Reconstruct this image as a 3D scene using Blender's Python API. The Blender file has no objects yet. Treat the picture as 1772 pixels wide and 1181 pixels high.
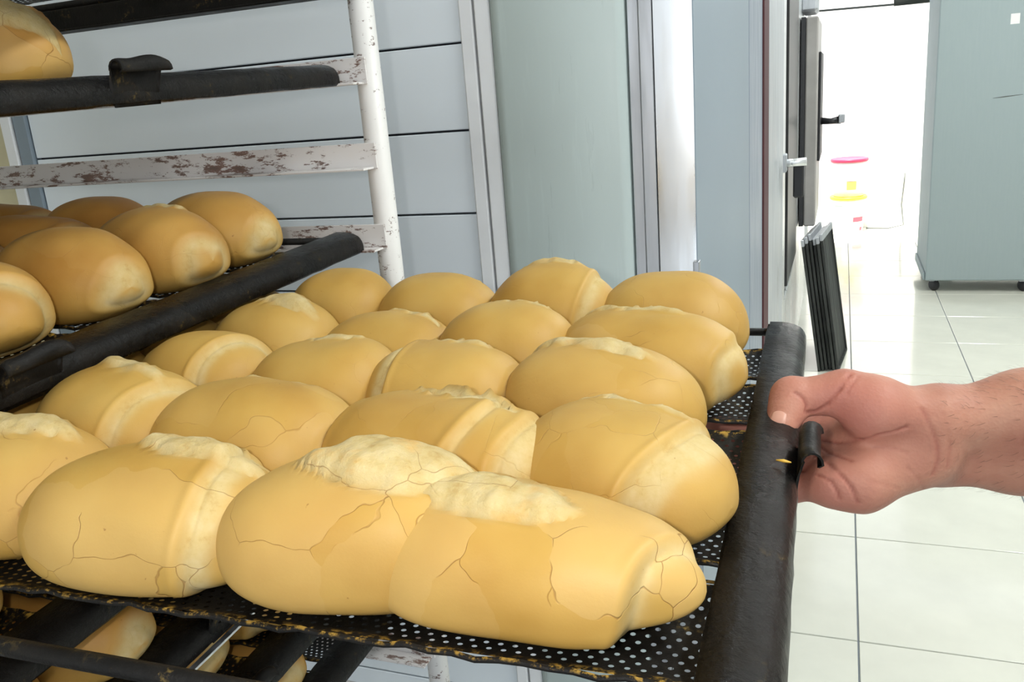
import bpy, math, random
import numpy as np
from mathutils import Matrix, Vector

random.seed(4)
rng = np.random.default_rng(7)
scene = bpy.context.scene
col = scene.collection
PI = math.pi

# ------------------------------------------------------------------ camera
W_, H_, F_ = 1772.0, 1181.0, 1490.0
CX, CY = W_ / 2, H_ / 2
def _d(px, py): return np.array([(px - CX) / F_, -(py - CY) / F_, -1.0])
_Y = _d(1460, 125); _Y /= np.linalg.norm(_Y)
_X = -_d(-2950, 478); _X -= _Y * _X.dot(_Y); _X /= np.linalg.norm(_X)
_Z = np.cross(_X, _Y)
RC = np.array([_X, _Y, _Z])
CAM = np.array([0, 0, 1.35])
cam_data = bpy.data.cameras.new('camera')
cam_data.sensor_width = 36.0
cam_data.lens = F_ / W_ * 36.0
cam_data.clip_start = 0.02
cam = bpy.data.objects.new('camera', cam_data)
col.objects.link(cam)
M4 = Matrix.Identity(4)
for i in range(3):
    for j in range(3):
        M4[i][j] = RC[i][j]
    M4[i][3] = CAM[i]
cam.matrix_world = M4
scene.camera = cam

# ------------------------------------------------------------------ light
world = bpy.data.worlds.new('world'); scene.world = world
world.use_nodes = True
bg = world.node_tree.nodes['Background']
bg.inputs[0].default_value = (0.86, 0.93, 1.0, 1)
bg.inputs[1].default_value = 1.0
def light(name, kind, loc, energy, color=(1, 1, 1), size=0.1, size_y=None, aim=None):
    l = bpy.data.lights.new(name, kind); l.energy = energy; l.color = color
    if kind == 'AREA':
        l.size = size
        if size_y: l.shape = 'RECTANGLE'; l.size_y = size_y
    elif kind == 'SUN': l.angle = 0.009
    else: l.shadow_soft_size = size
    o = bpy.data.objects.new(name, l); col.objects.link(o); o.location = loc
    if aim is not None:
        o.rotation_euler = (Vector(aim) - Vector(loc)).to_track_quat('-Z', 'Y').to_euler()
    return o
light('sun', 'SUN', (0, 0, 9), 12.0, (1, 0.97, 0.92), aim=(0.35, 2.9, 0))
light('ceiling_tube_light', 'AREA', (1.15, 0.75, 2.68), 34, (0.96, 1.0, 0.98), 0.22, 1.3, aim=(1.15, 0.75, 0))
light('ceiling_tube_light', 'AREA', (1.0, 4.0, 2.68), 42, (0.96, 1.0, 0.98), 0.22, 1.3, aim=(1.0, 4.0, 0))
fl = CAM + RC @ np.array([-0.055, 0.02, 0.0])
light('camera_flash', 'POINT', tuple(fl), 4.2, (1, 0.97, 0.93), 0.012)
scene.view_settings.view_transform = 'Standard'
scene.view_settings.look = 'None'
scene.view_settings.exposure = 0.42
scene.view_settings.gamma = 1.0
scene.view_settings.use_curve_mapping = False

# ------------------------------------------------------------------ helpers
def link(o, parent=None):
    col.objects.link(o)
    if parent is not None: o.parent = parent
    return o
def thing(name, label, cat, loc=(0, 0, 0), rotz=0, group=None):
    o = bpy.data.objects.new(name, None); link(o); o.empty_display_size = 0.05
    o.location = loc; o.rotation_euler = (0, 0, rotz)
    return tag(o, label, cat, group)
def tag(o, label=None, cat=None, group=None, kind=None):
    if label: o['label'] = label
    if cat: o['category'] = cat
    if group: o['group'] = group
    if kind: o['kind'] = kind
    return o
def mesh(name, v, f, mats, smooth=False, fm=None):
    me = bpy.data.meshes.new(name)
    me.from_pydata([tuple(map(float, p)) for p in v], [], [tuple(int(i) for i in q) for q in f])
    for m in (mats if isinstance(mats, (list, tuple)) else [mats]): me.materials.append(m)
    if smooth: me.polygons.foreach_set('use_smooth', [True] * len(me.polygons))
    if fm is not None: me.polygons.foreach_set('material_index', fm)
    me.update()
    return me
def obj(name, me, parent=None, loc=None, rot=None):
    o = bpy.data.objects.new(name, me); link(o, parent)
    if loc is not None: o.location = loc
    if rot is not None: o.rotation_euler = rot
    return o
class MB:
    """collects simple solids for one mesh"""
    def __init__(s): s.v = []; s.f = []
    def add(s, v, f):
        n = len(s.v); s.v += [tuple(p) for p in v]; s.f += [tuple(i + n for i in q) for q in f]; return s
    def box(s, a, b, ch=0.0):
        x0, y0, z0 = a; x1, y1, z1 = b
        if ch <= 0:
            v = [(x0,y0,z0),(x1,y0,z0),(x1,y1,z0),(x0,y1,z0),(x0,y0,z1),(x1,y0,z1),(x1,y1,z1),(x0,y1,z1)]
            f = [(0,3,2,1),(4,5,6,7),(0,1,5,4),(1,2,6,5),(2,3,7,6),(3,0,4,7)]
            return s.add(v, f)
        # chamfered box: three shells of vertices per corner
        v = []; idx = {}
        for i in (0, 1):
            for j in (0, 1):
                for k in (0, 1):
                    X, Y, Z = (x0, x1)[i], (y0, y1)[j], (z0, z1)[k]
                    dx, dy, dz = (ch, -ch)[i], (ch, -ch)[j], (ch, -ch)[k]
                    for a_, p in (('x', (X, Y+dy, Z+dz)), ('y', (X+dx, Y, Z+dz)), ('z', (X+dx, Y+dy, Z))):
                        idx[(i, j, k, a_)] = len(v); v.append(p)
        f = []
        I = lambda i, j, k, a_: idx[(i, j, k, a_)]
        for a_, e in (('x', 0), ('y', 1), ('z', 2)):
            for sd in (0, 1):
                o = []
                for p, q in ((0, 0), (1, 0), (1, 1), (0, 1)):
                    c = [p, q]; c.insert(e, sd); o.append(I(*c, a_))
                if (sd == 0) != (e == 1): o.reverse()
                f.append(tuple(o))
        for e, (a_, b_) in ((0, ('y', 'z')), (1, ('x', 'z')), (2, ('x', 'y'))):
            for p in (0, 1):
                for q in (0, 1):
                    c0 = [p, q]; c0.insert(e, 0); c1 = [p, q]; c1.insert(e, 1)
                    f.append((I(*c0, a_), I(*c1, a_), I(*c1, b_), I(*c0, b_)))
        for i in (0, 1):
            for j in (0, 1):
                for k in (0, 1):
                    f.append((I(i, j, k, 'x'), I(i, j, k, 'y'), I(i, j, k, 'z')))
        return s.add(v, f)
    def tube(s, pts, r, n=12, cap=True):
        pts = [Vector(p) for p in pts]; N = len(pts)
        rs = r if isinstance(r, (list, tuple)) else [r] * N
        up = None; v = []
        for i, p in enumerate(pts):
            t = (pts[min(i + 1, N - 1)] - pts[max(i - 1, 0)]).normalized()
            if up is None: up = Vector((0, 0, 1)) if abs(t.z) < 0.9 else Vector((1, 0, 0))
            a = t.cross(up).normalized(); b = a.cross(t).normalized(); up = b
            for k in range(n):
                w = 2 * PI * k / n
                v.append(p + (a * math.cos(w) + b * math.sin(w)) * rs[i])
        f = [(i*n+k, i*n+(k+1) % n, (i+1)*n+(k+1) % n, (i+1)*n+k) for i in range(N-1) for k in range(n)]
        if cap: f += [tuple(range(n))[::-1], tuple((N-1)*n + k for k in range(n))]
        return s.add(v, f)
    def lathe(s, prof, n=32, c=(0, 0, 0)):
        v = []; N = len(prof)
        for r, z in prof:
            for k in range(n):
                w = 2 * PI * k / n; v.append((c[0] + r*math.cos(w), c[1] + r*math.sin(w), c[2] + z))
        f = [(i*n+k, i*n+(k+1) % n, (i+1)*n+(k+1) % n, (i+1)*n+k) for i in range(N-1) for k in range(n)]
        f += [tuple(range(n))[::-1], tuple((N-1)*n + k for k in range(n))]
        return s.add(v, f)
    def sweep(s, prof, axis_pts):
        """closed 2D profile (x,z) swept along y positions"""
        n = len(prof); v = [(x, y, z) for y in axis_pts for x, z in prof]; N = len(axis_pts)
        f = [(i*n+k, (i+1)*n+k, (i+1)*n+(k+1) % n, i*n+(k+1) % n) for i in range(N-1) for k in range(n)]
        f += [tuple(range(n)), tuple((N-1)*n + k for k in range(n))[::-1]]
        return s.add(v, f)
    def mesh(s, name, mat, smooth=False):
        me = mesh(name, s.v, s.f, mat, False)
        if smooth:
            me.polygons.foreach_set('use_smooth', [len(p.vertices) <= 4 for p in me.polygons])
        return me
    def obj(s, name, mat, parent=None, smooth=False, **k):
        return obj(name, s.mesh(name, mat, smooth), parent, **k)

# ------------------------------------------------------------------ materials
class NT:
    def __init__(s, name):
        s.m = bpy.data.materials.new(name); s.m.use_nodes = True
        s.t = s.m.node_tree; s.b = s.t.nodes['Principled BSDF']
        s.tc = s.t.nodes.new('ShaderNodeTexCoord')
    def n(s, kind, ins=None, **props):
        nd = s.t.nodes.new('ShaderNode' + kind)
        for k, v in props.items(): setattr(nd, k, v)
        for k, v in (ins or {}).items():
            if isinstance(v, bpy.types.NodeSocket): s.t.links.new(v, nd.inputs[k])
            else: nd.inputs[k].default_value = v
        return nd
    def co(s, scale=(1, 1, 1), kind='Object'):
        return s.n('Mapping', {'Vector': s.tc.outputs[kind], 'Scale': scale}).outputs[0]
    def noise(s, scale, detail=4, rough=0.55, vec=None, dist=0.0):
        return s.n('TexNoise', {'Vector': vec or s.tc.outputs['Object'], 'Scale': scale, 'Detail': detail, 'Roughness': rough, 'Distortion': dist}).outputs[0]
    def ramp(s, val, stops):
        r = s.n('ValToRGB', {'Fac': val}); e = r.color_ramp.elements
        while len(e) < len(stops): e.new(0.5)
        for el, (p, c) in zip(e, stops):
            el.position = p; el.color = c if len(c) == 4 else (*c, 1)
        return r.outputs[0]
    def mask(s, val, a, b):
        return s.n('MapRange', {'Value': val, 'From Min': a, 'From Max': b}).outputs[0]
    def mix(s, fac, a, b, mode='MIX'):
        nd = s.n('Mix', data_type='RGBA', blend_type=mode)
        for k, v in ((0, fac), (6, a), (7, b)):
            if isinstance(v, bpy.types.NodeSocket): s.t.links.new(v, nd.inputs[k])
            else: nd.inputs[k].default_value = v if not isinstance(v, tuple) or len(v) == 4 else (*v, 1)
        return nd.outputs[2]
    def math(s, op, a, b=0.0):
        nd = s.n('Math', operation=op)
        for k, v in ((0, a), (1, b)):
            if isinstance(v, bpy.types.NodeSocket): s.t.links.new(v, nd.inputs[k])
            else: nd.inputs[k].default_value = v
        return nd.outputs[0]
    def attr(s, name, kind='GEOMETRY'):
        return s.n('Attribute', attribute_name=name, attribute_type=kind)
    def bump(s, h, strength=0.3, dist=0.01, normal=None):
        i = {'Height': h, 'Strength': strength, 'Distance': dist}
        if normal: i['Normal'] = normal
        return s.n('Bump', i).outputs[0]
    def out(s, **k):
        for key, v in k.items():
            key = {'color': 'Base Color', 'rough': 'Roughness', 'metal': 'Metallic', 'normal': 'Normal',
                   'spec': 'Specular IOR Level', 'coat': 'Coat Weight', 'sss': 'Subsurface Weight', 'alpha': 'Alpha'}.get(key, key)
            if isinstance(v, bpy.types.NodeSocket): s.t.links.new(v, s.b.inputs[key])
            else: s.b.inputs[key].default_value = v if not isinstance(v, tuple) or len(v) != 3 or key == 'Subsurface Radius' else (*v, 1)
        return s.m

def m_plain(name, c, rough=0.5, metal=0.0, var=0.08, scale=8.0, bump=0.0, spec=0.5):
    t = NT(name); nz = t.noise(scale, 5)
    c2 = tuple(max(0, x * (1 - var * 2)) for x in c); c1 = tuple(min(1, x * (1 + var)) for x in c)
    k = dict(color=t.ramp(nz, [(0.3, c2), (0.7, c1)]), rough=rough, metal=metal, spec=spec)
    if bump: k['normal'] = t.bump(t.noise(scale * 12, 4), bump, 0.004)
    return t.out(**k)

def m_bread():
    t = NT('bread_crust')
    pale = t.attr('pale').outputs['Fac']; rough_a = t.attr('torn').outputs['Fac']
    toast_shade = t.attr('toast_shade', 'OBJECT').outputs['Fac']
    crk = t.attr('cracks', 'OBJECT').outputs['Fac']
    rnd = t.n('ObjectInfo').outputs['Random']
    # move each loaf to its own piece of the noise
    off = t.n('CombineXYZ', {'X': t.math('MULTIPLY', rnd, 7.0), 'Y': t.math('MULTIPLY', rnd, 3.0), 'Z': rnd}).outputs[0]
    vec = t.n('VectorMath', {0: t.tc.outputs['Object'], 1: off}, operation='ADD').outputs[0]
    n1 = t.noise(14, 3, 0.5, vec); n2 = t.noise(160, 4, 0.6, vec)
    crust = t.ramp(n1, [(0.28, (0.43, 0.238, 0.046)), (0.52, (0.51, 0.308, 0.071)), (0.78, (0.56, 0.365, 0.100))])
    brown = t.ramp(n1, [(0.25, (0.36, 0.14, 0.025)), (0.7, (0.58, 0.28, 0.06))])
    z = t.n('SeparateXYZ', {'Vector': t.tc.outputs['Object']}).outputs['Z']
    tm = t.math('MULTIPLY', toast_shade, t.mask(z, 0.015, 0.06))  # browned tops; on rack loaves this brown also paints in shade
    c = t.mix(tm, crust, brown)
    # flash-bleached patches painted into the crust as paler islands, bounded by hairline cracks
    wv = t.n('TexNoise', {'Vector': vec, 'Scale': 22.0, 'Detail': 3.0}).outputs['Color']
    wvec = t.n('VectorMath', {0: vec, 1: t.n('VectorMath', {0: wv, 'Scale': 0.035}, operation='SCALE').outputs[0]}, operation='ADD').outputs[0]
    vo = t.n('TexVoronoi', {'Vector': wvec, 'Scale': 19.0}, feature='DISTANCE_TO_EDGE').outputs['Distance']
    cell = t.n('TexVoronoi', {'Vector': wvec, 'Scale': 19.0}).outputs['Color']
    flash_bleach = t.math('MULTIPLY', t.mask(t.n('SeparateColor', {'Color': cell}).outputs[0], 0.45, 0.5), t.math('MULTIPLY', crk, 0.38))
    c = t.mix(flash_bleach, c, (0.60, 0.395, 0.150))
    n3 = t.noise(26, 2, 0.5, vec)
    line = t.math('MULTIPLY', t.mask(vo, 0.0055, 0.0012), t.math('MULTIPLY', t.mask(n3, 0.46, 0.53), crk))
    c = t.mix(t.math('MULTIPLY', n2, 0.12), c, (0.55, 0.32, 0.09))
    crumb = t.ramp(t.noise(75, 5, 0.65, vec), [(0.25, (0.44, 0.28, 0.09)), (0.42, (0.56, 0.42, 0.18)), (0.75, (0.64, 0.52, 0.28))])
    c = t.mix(pale, c, crumb)
    tan = t.math('MULTIPLY', rough_a, t.mask(t.noise(38, 4, 0.6, vec), 0.56, 0.68))
    c = t.mix(t.math('MULTIPLY', tan, 0.55), c, (0.62, 0.34, 0.08))
    c = t.mix(t.math('MULTIPLY', line, 0.6), c, (0.26, 0.11, 0.025))
    spots = t.mask(t.noise(210, 2, 0.5, vec), 0.76, 0.80)
    c = t.mix(t.math('MULTIPLY', spots, 0.6), c, (0.22, 0.09, 0.02))
    h = t.math('ADD', t.math('MULTIPLY', n2, 0.10), t.math('MULTIPLY', t.math('MULTIPLY', t.noise(120, 6, 0.7, vec), t.math('ADD', rough_a, 0.08)), 1.6))
    h = t.math('SUBTRACT', h, t.math('MULTIPLY', line, 0.5))
    return t.out(color=c, rough=t.mix(pale, (0.5, 0.5, 0.5), (0.85, 0.85, 0.85)), normal=t.bump(h, 0.5, 0.0025), spec=0.3,
                 sss=0.06, **{'Subsurface Radius': (0.012, 0.006, 0.002), 'Subsurface Scale': 0.3})

def m_black(name, residue=0.5, rough=0.36, spec=0.16, bmp=0.5):
    t = NT(name)
    n1 = t.noise(30, 5); n2 = t.noise(170, 5, 0.7)
    c = t.ramp(n1, [(0.3, (0.004, 0.004, 0.004)), (0.7, (0.014, 0.012, 0.010))])
    g = t.math('MULTIPLY', t.mask(t.noise(23, 3), 0.56, 0.66), t.mask(n2, 0.55, 0.66))
    c = t.mix(t.math('MULTIPLY', g, residue), c, (0.34, 0.23, 0.06))
    ed = t.math('MULTIPLY', t.attr('grease').outputs['Fac'], t.mask(n2, 0.50, 0.60))
    c = t.mix(t.math('MULTIPLY', ed, residue * 1.6), c, (0.50, 0.30, 0.055))
    h = t.math('ADD', t.math('MULTIPLY', n2, 0.6), n1)
    return t.out(color=c, rough=t.ramp(n1, [(0.3, (rough - .1,) * 3), (0.75, (rough + .22,) * 3)]), normal=t.bump(h, bmp, 0.0025), spec=spec)

def m_paint(name, base, rustamt, scale=70, rough=0.42):
    t = NT(name)
    n1 = t.noise(6, 4); fine = t.noise(scale * 1.9, 6, 0.75, t.co((0.30, 1, 1)))
    big = t.noise(9, 3)
    c = t.ramp(n1, [(0.3, tuple(x * .88 for x in base)), (0.7, base)])
    th = t.math('ADD', fine, t.math('MULTIPLY', t.math('SUBTRACT', big, 0.5), 0.45))
    m = t.mask(th, 0.70 - rustamt, 0.74 - rustamt)
    c = t.mix(t.math('MULTIPLY', m, 0.9), c, t.ramp(fine, [(0.5, (0.22, 0.10, 0.06)), (0.75, (0.05, 0.025, 0.018))]))
    return t.out(color=c, rough=rough, normal=t.bump(t.math('MULTIPLY', m, -1.0), 0.3, 0.001))

def m_steel(name, c=(0.62, 0.63, 0.64), rough=0.22, streak=1.0):
    t = NT(name)
    n = t.noise(3, 6, 0.6, t.co((14, 14, 1.2))); n2 = t.noise(2.2, 4)
    return t.out(color=t.ramp(n2, [(0.3, tuple(x * .8 for x in c)), (0.7, c)]), metal=1.0,
                 rough=t.ramp(n, [(0.3, (rough * .7,) * 3), (0.7, (rough * (1 + streak),) * 3)]),
                 normal=t.bump(n2, 0.08, 0.02))

def m_enamel(name, c, rough=0.22, streak=0.1):
    t = NT(name)
    n = t.noise(3, 5, 0.6, t.co((26, 26, 2.0))); n2 = t.noise(2, 3)
    sm = t.math('MULTIPLY', t.mask(n, 0.56, 0.72), t.mask(n2, 0.45, 0.6))
    col_ = t.mix(t.math('MULTIPLY', sm, streak * 3), c, tuple(min(1, x * 1.35) for x in c))
    return t.out(color=col_, rough=t.ramp(n, [(0.3, (rough,) * 3), (0.7, (rough * 1.8,) * 3)]), normal=t.bump(n2, 0.05, 0.03))

def m_tile():
    t = NT('floor_tile')
    n = t.noise(5, 4); sm = t.noise(30, 5, 0.7, t.co((1, 2.6, 1)))
    c = t.ramp(n, [(0.3, (0.70, 0.69, 0.60)), (0.7, (0.77, 0.76, 0.66))])
    return t.out(color=c, rough=t.ramp(sm, [(0.35, (0.06,) * 3), (0.7, (0.2,) * 3)]), spec=0.6)

def m_skin():
    t = NT('skin')
    n1 = t.noise(22, 4, 0.6); n2 = t.noise(300, 4, 0.65)
    c = t.ramp(n1, [(0.3, (0.35, 0.138, 0.092)), (0.55, (0.43, 0.200, 0.130)), (0.75, (0.50, 0.265, 0.175))])
    red = t.attr('red').outputs['Fac']; cre = t.attr('crease').outputs['Fac']
    c = t.mix(t.math('MULTIPLY', red, 0.75), c, (0.58, 0.19, 0.16))
    c = t.mix(t.math('MULTIPLY', cre, 0.7), c, (0.26, 0.055, 0.04))
    c = t.mix(t.math('MULTIPLY', n2, 0.25), c, (0.50, 0.22, 0.15))
    w = t.n('TexVoronoi', {'Vector': t.tc.outputs['Object'], 'Scale': 420.0}).outputs['Distance']
    return t.out(color=c, rough=0.55, spec=0.35, sss=0.12, normal=t.bump(t.math('ADD', n2, t.math('MULTIPLY', w, 0.6)), 0.22, 0.0016),
                 **{'Subsurface Radius': (0.012, 0.005, 0.003), 'Subsurface Scale': 0.5})

M = dict(
    bread=m_bread(), black=m_black('seasoned_black_steel', 0.30, 0.42), perf=m_black('greasy_perforated_steel', 0.7, 0.42, 0.22), bar=m_black('shiny_burnt_steel', 0.25, 0.30, 0.14, 0.9),
    paint=m_paint('worn_white_paint', (0.84, 0.82, 0.79), 0.115), rail=m_paint('scraped_white_paint', (0.84, 0.81, 0.79), 0.165, 60),
    strip=m_paint('lightly_worn_white_paint', (0.88, 0.89, 0.90), -0.03, 30),
    panel=m_plain('cool_white_laminate', (0.82, 0.88, 0.93), 0.35, var=0.02, scale=2.5),
    groove=m_plain('dark_joint', (0.02, 0.022, 0.03), 0.7), cream=m_plain('cream_plaster', (0.62, 0.56, 0.36), 0.7),
    blue=m_plain('blue_grey_enamel', (0.24, 0.295, 0.345), 0.45, var=0.03, scale=2.0), door=m_enamel('pale_green_enamel', (0.52, 0.60, 0.58), 0.24, 0.10),
    alu=m_steel('brushed_aluminium', (0.66, 0.68, 0.71), 0.38), steel=m_steel('polished_steel', (0.93, 0.95, 0.96), 0.28, 0.8),
    dsteel=m_steel('dull_steel', (0.55, 0.57, 0.60), 0.45), traymetal=m_steel('blackened_tray_steel', (0.10, 0.105, 0.10), 0.5), postgrey=m_enamel('blue_steel_enamel', (0.24, 0.28, 0.34), 0.3, 0.02), doorgrey=m_plain('grey_enamel', (0.30, 0.285, 0.27), 0.4), red=m_plain('dark_red_gasket', (0.07, 0.012, 0.016), 0.6),
    rubber=m_plain('black_rubber', (0.012, 0.012, 0.014), 0.45), glass=m_plain('dark_oven_glass', (0.035, 0.035, 0.035), 0.35, spec=0.25),
    tile=m_tile(), grout=m_plain('grey_grout', (0.20, 0.22, 0.24), 0.8), white=m_plain('white_plaster', (0.82, 0.82, 0.80), 0.7, var=0.02),
    fridge=m_enamel('pale_grey_green_enamel', (0.31, 0.37, 0.375), 0.5, 0.01), plastic=m_plain('white_plastic', (0.85, 0.85, 0.82), 0.4, var=0.02),
    redlid=m_plain('red_plastic', (0.75, 0.04, 0.10), 0.4), yellow=m_plain('yellow_plastic', (0.85, 0.70, 0.05), 0.4),
    skin=m_skin(), nail=m_plain('fingernail', (0.58, 0.30, 0.22), 0.42, var=0.05, scale=60), hair=m_plain('arm_hair', (0.10, 0.05, 0.03), 0.5),
    cable=m_plain('grey_cable', (0.10, 0.11, 0.10), 0.6), crumb=m_plain('golden_crumb', (0.70, 0.42, 0.06), 0.6), print_red=m_plain('red_print', (0.75, 0.08, 0.12), 0.5),
    print_green=m_plain('grey_green_print', (0.35, 0.45, 0.40), 0.5), orange=m_plain('orange_print', (0.85, 0.45, 0.12), 0.5), sticker=m_plain('white_sticker', (0.80, 0.80, 0.76), 0.6, var=0.02),
)

# ------------------------------------------------------------------ the room
YW = 1.2           # plane of the panelled partition
XF = -0.184        # plane of the cabinet fronts
# floor: tiles as pieces, joints recessed
fl_o = tag(MB().box((-2.6, -2.5, -0.06), (3.2, 8.5, -0.004)).obj('floor', M['grout']), kind='structure')
TX, TY, G = 0.50, 0.53, 0.0045
tile_me = MB().box((0, 0, -0.006), (TX - G, TY - G, 0.0), 0.0012).mesh('tile', M['tile'])
for i in range(-2, 7):
    for j in range(-1, 13):
        x = 0.068 + i * TX; y = 1.99 + (j - 1) * TY
        if x + TX > 3.2 or x > 2.2: continue
        if x < -0.9 and y > 6: continue
        obj('tile', tile_me, fl_o, (x + G / 2, y + G / 2, 0))
tag(MB().box((-2.6, -2.5, 2.75), (3.2, 6.6, 2.85)).obj('ceiling', M['white']), kind='structure')
tag(MB().box((3.1, -2.5, 0), (3.2, 6.6, 2.75)).obj('wall_right', M['white']), kind='structure')
tag(MB().box((-2.7, -2.5, 0), (-2.6, 1.2, 2.75)).obj('wall_left', M['cream']), kind='structure')
tag(MB().box((1.5, 6.6, 0), (3.2, 6.75, 2.75)).box((-1.5, 6.6, 0), (-0.22, 6.75, 2.75)).obj('wall_end', M['white']), kind='structure')
# sunlit yard beyond the opening
tag(MB().box((-1.2, 8.3, 0), (1.6, 8.42, 2.6)).obj('wall_far', M['white']), kind='structure')
tag(MB().box((0.66, 6.9, 0), (0.78, 8.3, 2.6)).obj('wall_yard', M['white']), kind='structure')

# panelled partition with separate boards
wb = tag(MB().box((-1.43, YW + 0.012, 0), (-0.4632, YW + 0.06, 2.2)).obj('wall_back', M['groove']), kind='structure')
pz = [0.0] + [1.433 - 0.1225 * k for k in range(10, -1, -1)] + [1.433 + 0.1225 * k for k in range(1, 7)]
for a, b in zip(pz[:-1], pz[1:]):
    if b - a < 0.03: continue
    MB().box((-1.372, YW, a + 0.0016), (-0.512, YW + 0.012, b - 0.0016), 0.0012).obj('panel', M['panel'], wb)
for name, x0, x1, m, yo in (('frame_strip', -1.405, -1.374, 'blue', -0.006), ('frame_strip', -1.432, -1.407, 'strip', -0.010),
                            ('frame_strip', -0.511, -0.4905, 'strip', -0.008), ('frame_strip', -0.4865, -0.4635, 'strip', -0.010)):
    MB().box((x0, YW + yo, 0), (x1, YW + 0.02, 2.2), 0.002).obj(name, M[m], wb)
tag(MB().box((-2.6, YW, 0), (-1.435, YW + 0.06, 2.75)).obj('wall_side', M['cream']), kind='structure')

# cabinet with the green-white door, aluminium jamb and steel corner
cab = thing('proofing_cabinet', 'tall cabinet with pale green-white door, aluminium jamb and polished steel corner', 'cabinet', (0, 0, 0))
MB().box((-0.4625, YW + 0.01, 0.0), (XF - 0.007, 1.925, 2.2)).obj('body', M['groove'], cab)
nd = 14; vv = []; ff = []
for k in range(nd + 1):      # very slightly bowed sheet-metal door
    u = k / nd; x = -0.461 + u * 0.188; y = YW - 0.012 - 0.010 * math.sin(u * PI)
    vv += [(x, y, 0.05), (x, y, 2.19)]
for k in range(nd): ff.append((2*k, 2*k+2, 2*k+3, 2*k+1))
n0 = len(vv); vv += [(-0.273, YW + 0.01, 0.05), (-0.273, YW + 0.01, 2.19), (-0.461, YW + 0.01, 0.05), (-0.461, YW + 0.01, 2.19)]
ff += [(2*nd, n0, n0+1, 2*nd+1), (n0+2, 0, 1, n0+3)]
obj('door', mesh('door', vv, ff, M['door'], True), cab)
MB().box((-0.2695, YW - 0.010, 0.02), (-0.2545, YW + 0.02, 2.2), 0.001).obj('jamb', M['alu'], cab)
MB().box((-0.2540, YW - 0.013, 0.02), (-0.2365, YW + 0.02, 2.2), 0.001).obj('jamb', M['alu'], cab)
vv = []; ff = []
for k in range(13):
    u = k / 12; x = -0.2345 + u * (XF + 0.2345); y = YW - 0.013 - 0.0008 * math.sin(u * PI)
    vv += [(x, y, 0.02), (x, y, 2.2)]
for k in range(12): ff.append((2*k, 2*k+2, 2*k+3, 2*k+1))
obj('corner_sheet', mesh('corner_sheet', vv, ff, M['steel'], True), cab)
MB().box((XF - 0.006, YW - 0.004, 0.02), (XF, 1.925, 2.2), 0.001).obj('side_panel', M['blue'], cab)
hg = MB().box((XF - 0.004, YW - 0.020, 1.085), (XF + 0.004, YW - 0.004, 1.115), 0.001).obj('hinge', M['dsteel'], cab)

# oven row seen edge-on behind it
ov = thing('deck_oven', 'tall stainless oven seen edge-on with dark red seal and half-open door', 'oven', (0, 0, 0))
MB().box((-1.2, 1.96, 0.12), (XF - 0.03, 5.2, 2.1)).obj('body', M['dsteel'], ov)
MB().box((XF - 0.04, 1.935, 0.02), (XF, 2.26, 2.1), 0.004).obj('corner_post', M['postgrey'], ov)
MB().box((XF - 0.05, 2.265, 0.02), (XF + 0.004, 2.41, 2.1), 0.002).obj('seal', M['red'], ov)
MB().box((XF - 0.04, 2.42, 0.02), (XF + 0.004, 3.02, 2.1), 0.004).obj('front_frame', M['alu'], ov)
MB().box((XF - 0.04, 3.03, 0.55), (XF, 3.22, 2.1), 0.003).obj('front_frame', M['steel'], ov)
MB().box((XF - 0.03, 3.28, 0.60), (XF + 0.006, 3.95, 1.70), 0.003).obj('window_glass', M['glass'], ov)
MB().box((XF - 0.04, 3.03, 0.10), (XF - 0.006, 5.2, 0.54), 0.004).obj('lower_panel', M['steel'], ov)
MB().box((XF - 0.04, 3.99, 0.55), (XF - 0.004, 5.2, 2.1), 0.004).obj('front_frame', M['steel'], ov)
dr = MB().box((XF + 0.022, 4.30, 0.66), (XF + 0.074, 4.95, 1.60), 0.006).obj('door', M['doorgrey'], ov)
MB().box((XF + 0.000, 4.30, 0.66), (XF + 0.021, 4.95, 1.60), 0.002).obj('seal', M['rubber'], dr)
MB().box((XF + 0.075, 4.45, 0.95), (XF + 0.086, 4.93, 1.45), 0.002).obj('trim', M['rubber'], dr)
lt = MB().tube([(XF + 0.08, 4.6, 1.13), (XF + 0.13, 4.6, 1.125), (XF + 0.175, 4.6, 1.13)], [0.018, 0.014, 0.02], 10).obj('latch', M['rubber'], dr, True)
MB().box((XF + 0.165, 4.575, 1.115), (XF + 0.195, 4.625, 1.155), 0.004).obj('latch_cap', M['dsteel'], lt)
MB().box((XF - 0.01, 4.45, 1.63), (XF + 0.065, 4.75, 1.73), 0.012).obj('top_bracket', M['dsteel'], ov)
hd = MB().tube([(XF - 0.005, 3.10, 1.068), (XF + 0.075, 3.10, 1.072)], 0.0135, 14).obj('handle', M['steel'], ov, True)
MB().box((XF - 0.002, 3.07, 1.04), (XF + 0.012, 3.13, 1.10), 0.003).obj('handle_plate', M['dsteel'], hd)
MB().box((XF + 0.03, 3.14, 0.945), (XF + 0.065, 3.2, 1.06), 0.006).obj('grip', M['rubber'], hd)
for y in (2.2, 5.1): MB().tube([(XF - 0.08, y, 0), (XF - 0.08, y, 0.13)], 0.02, 10).obj('foot', M['dsteel'], ov)

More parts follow.
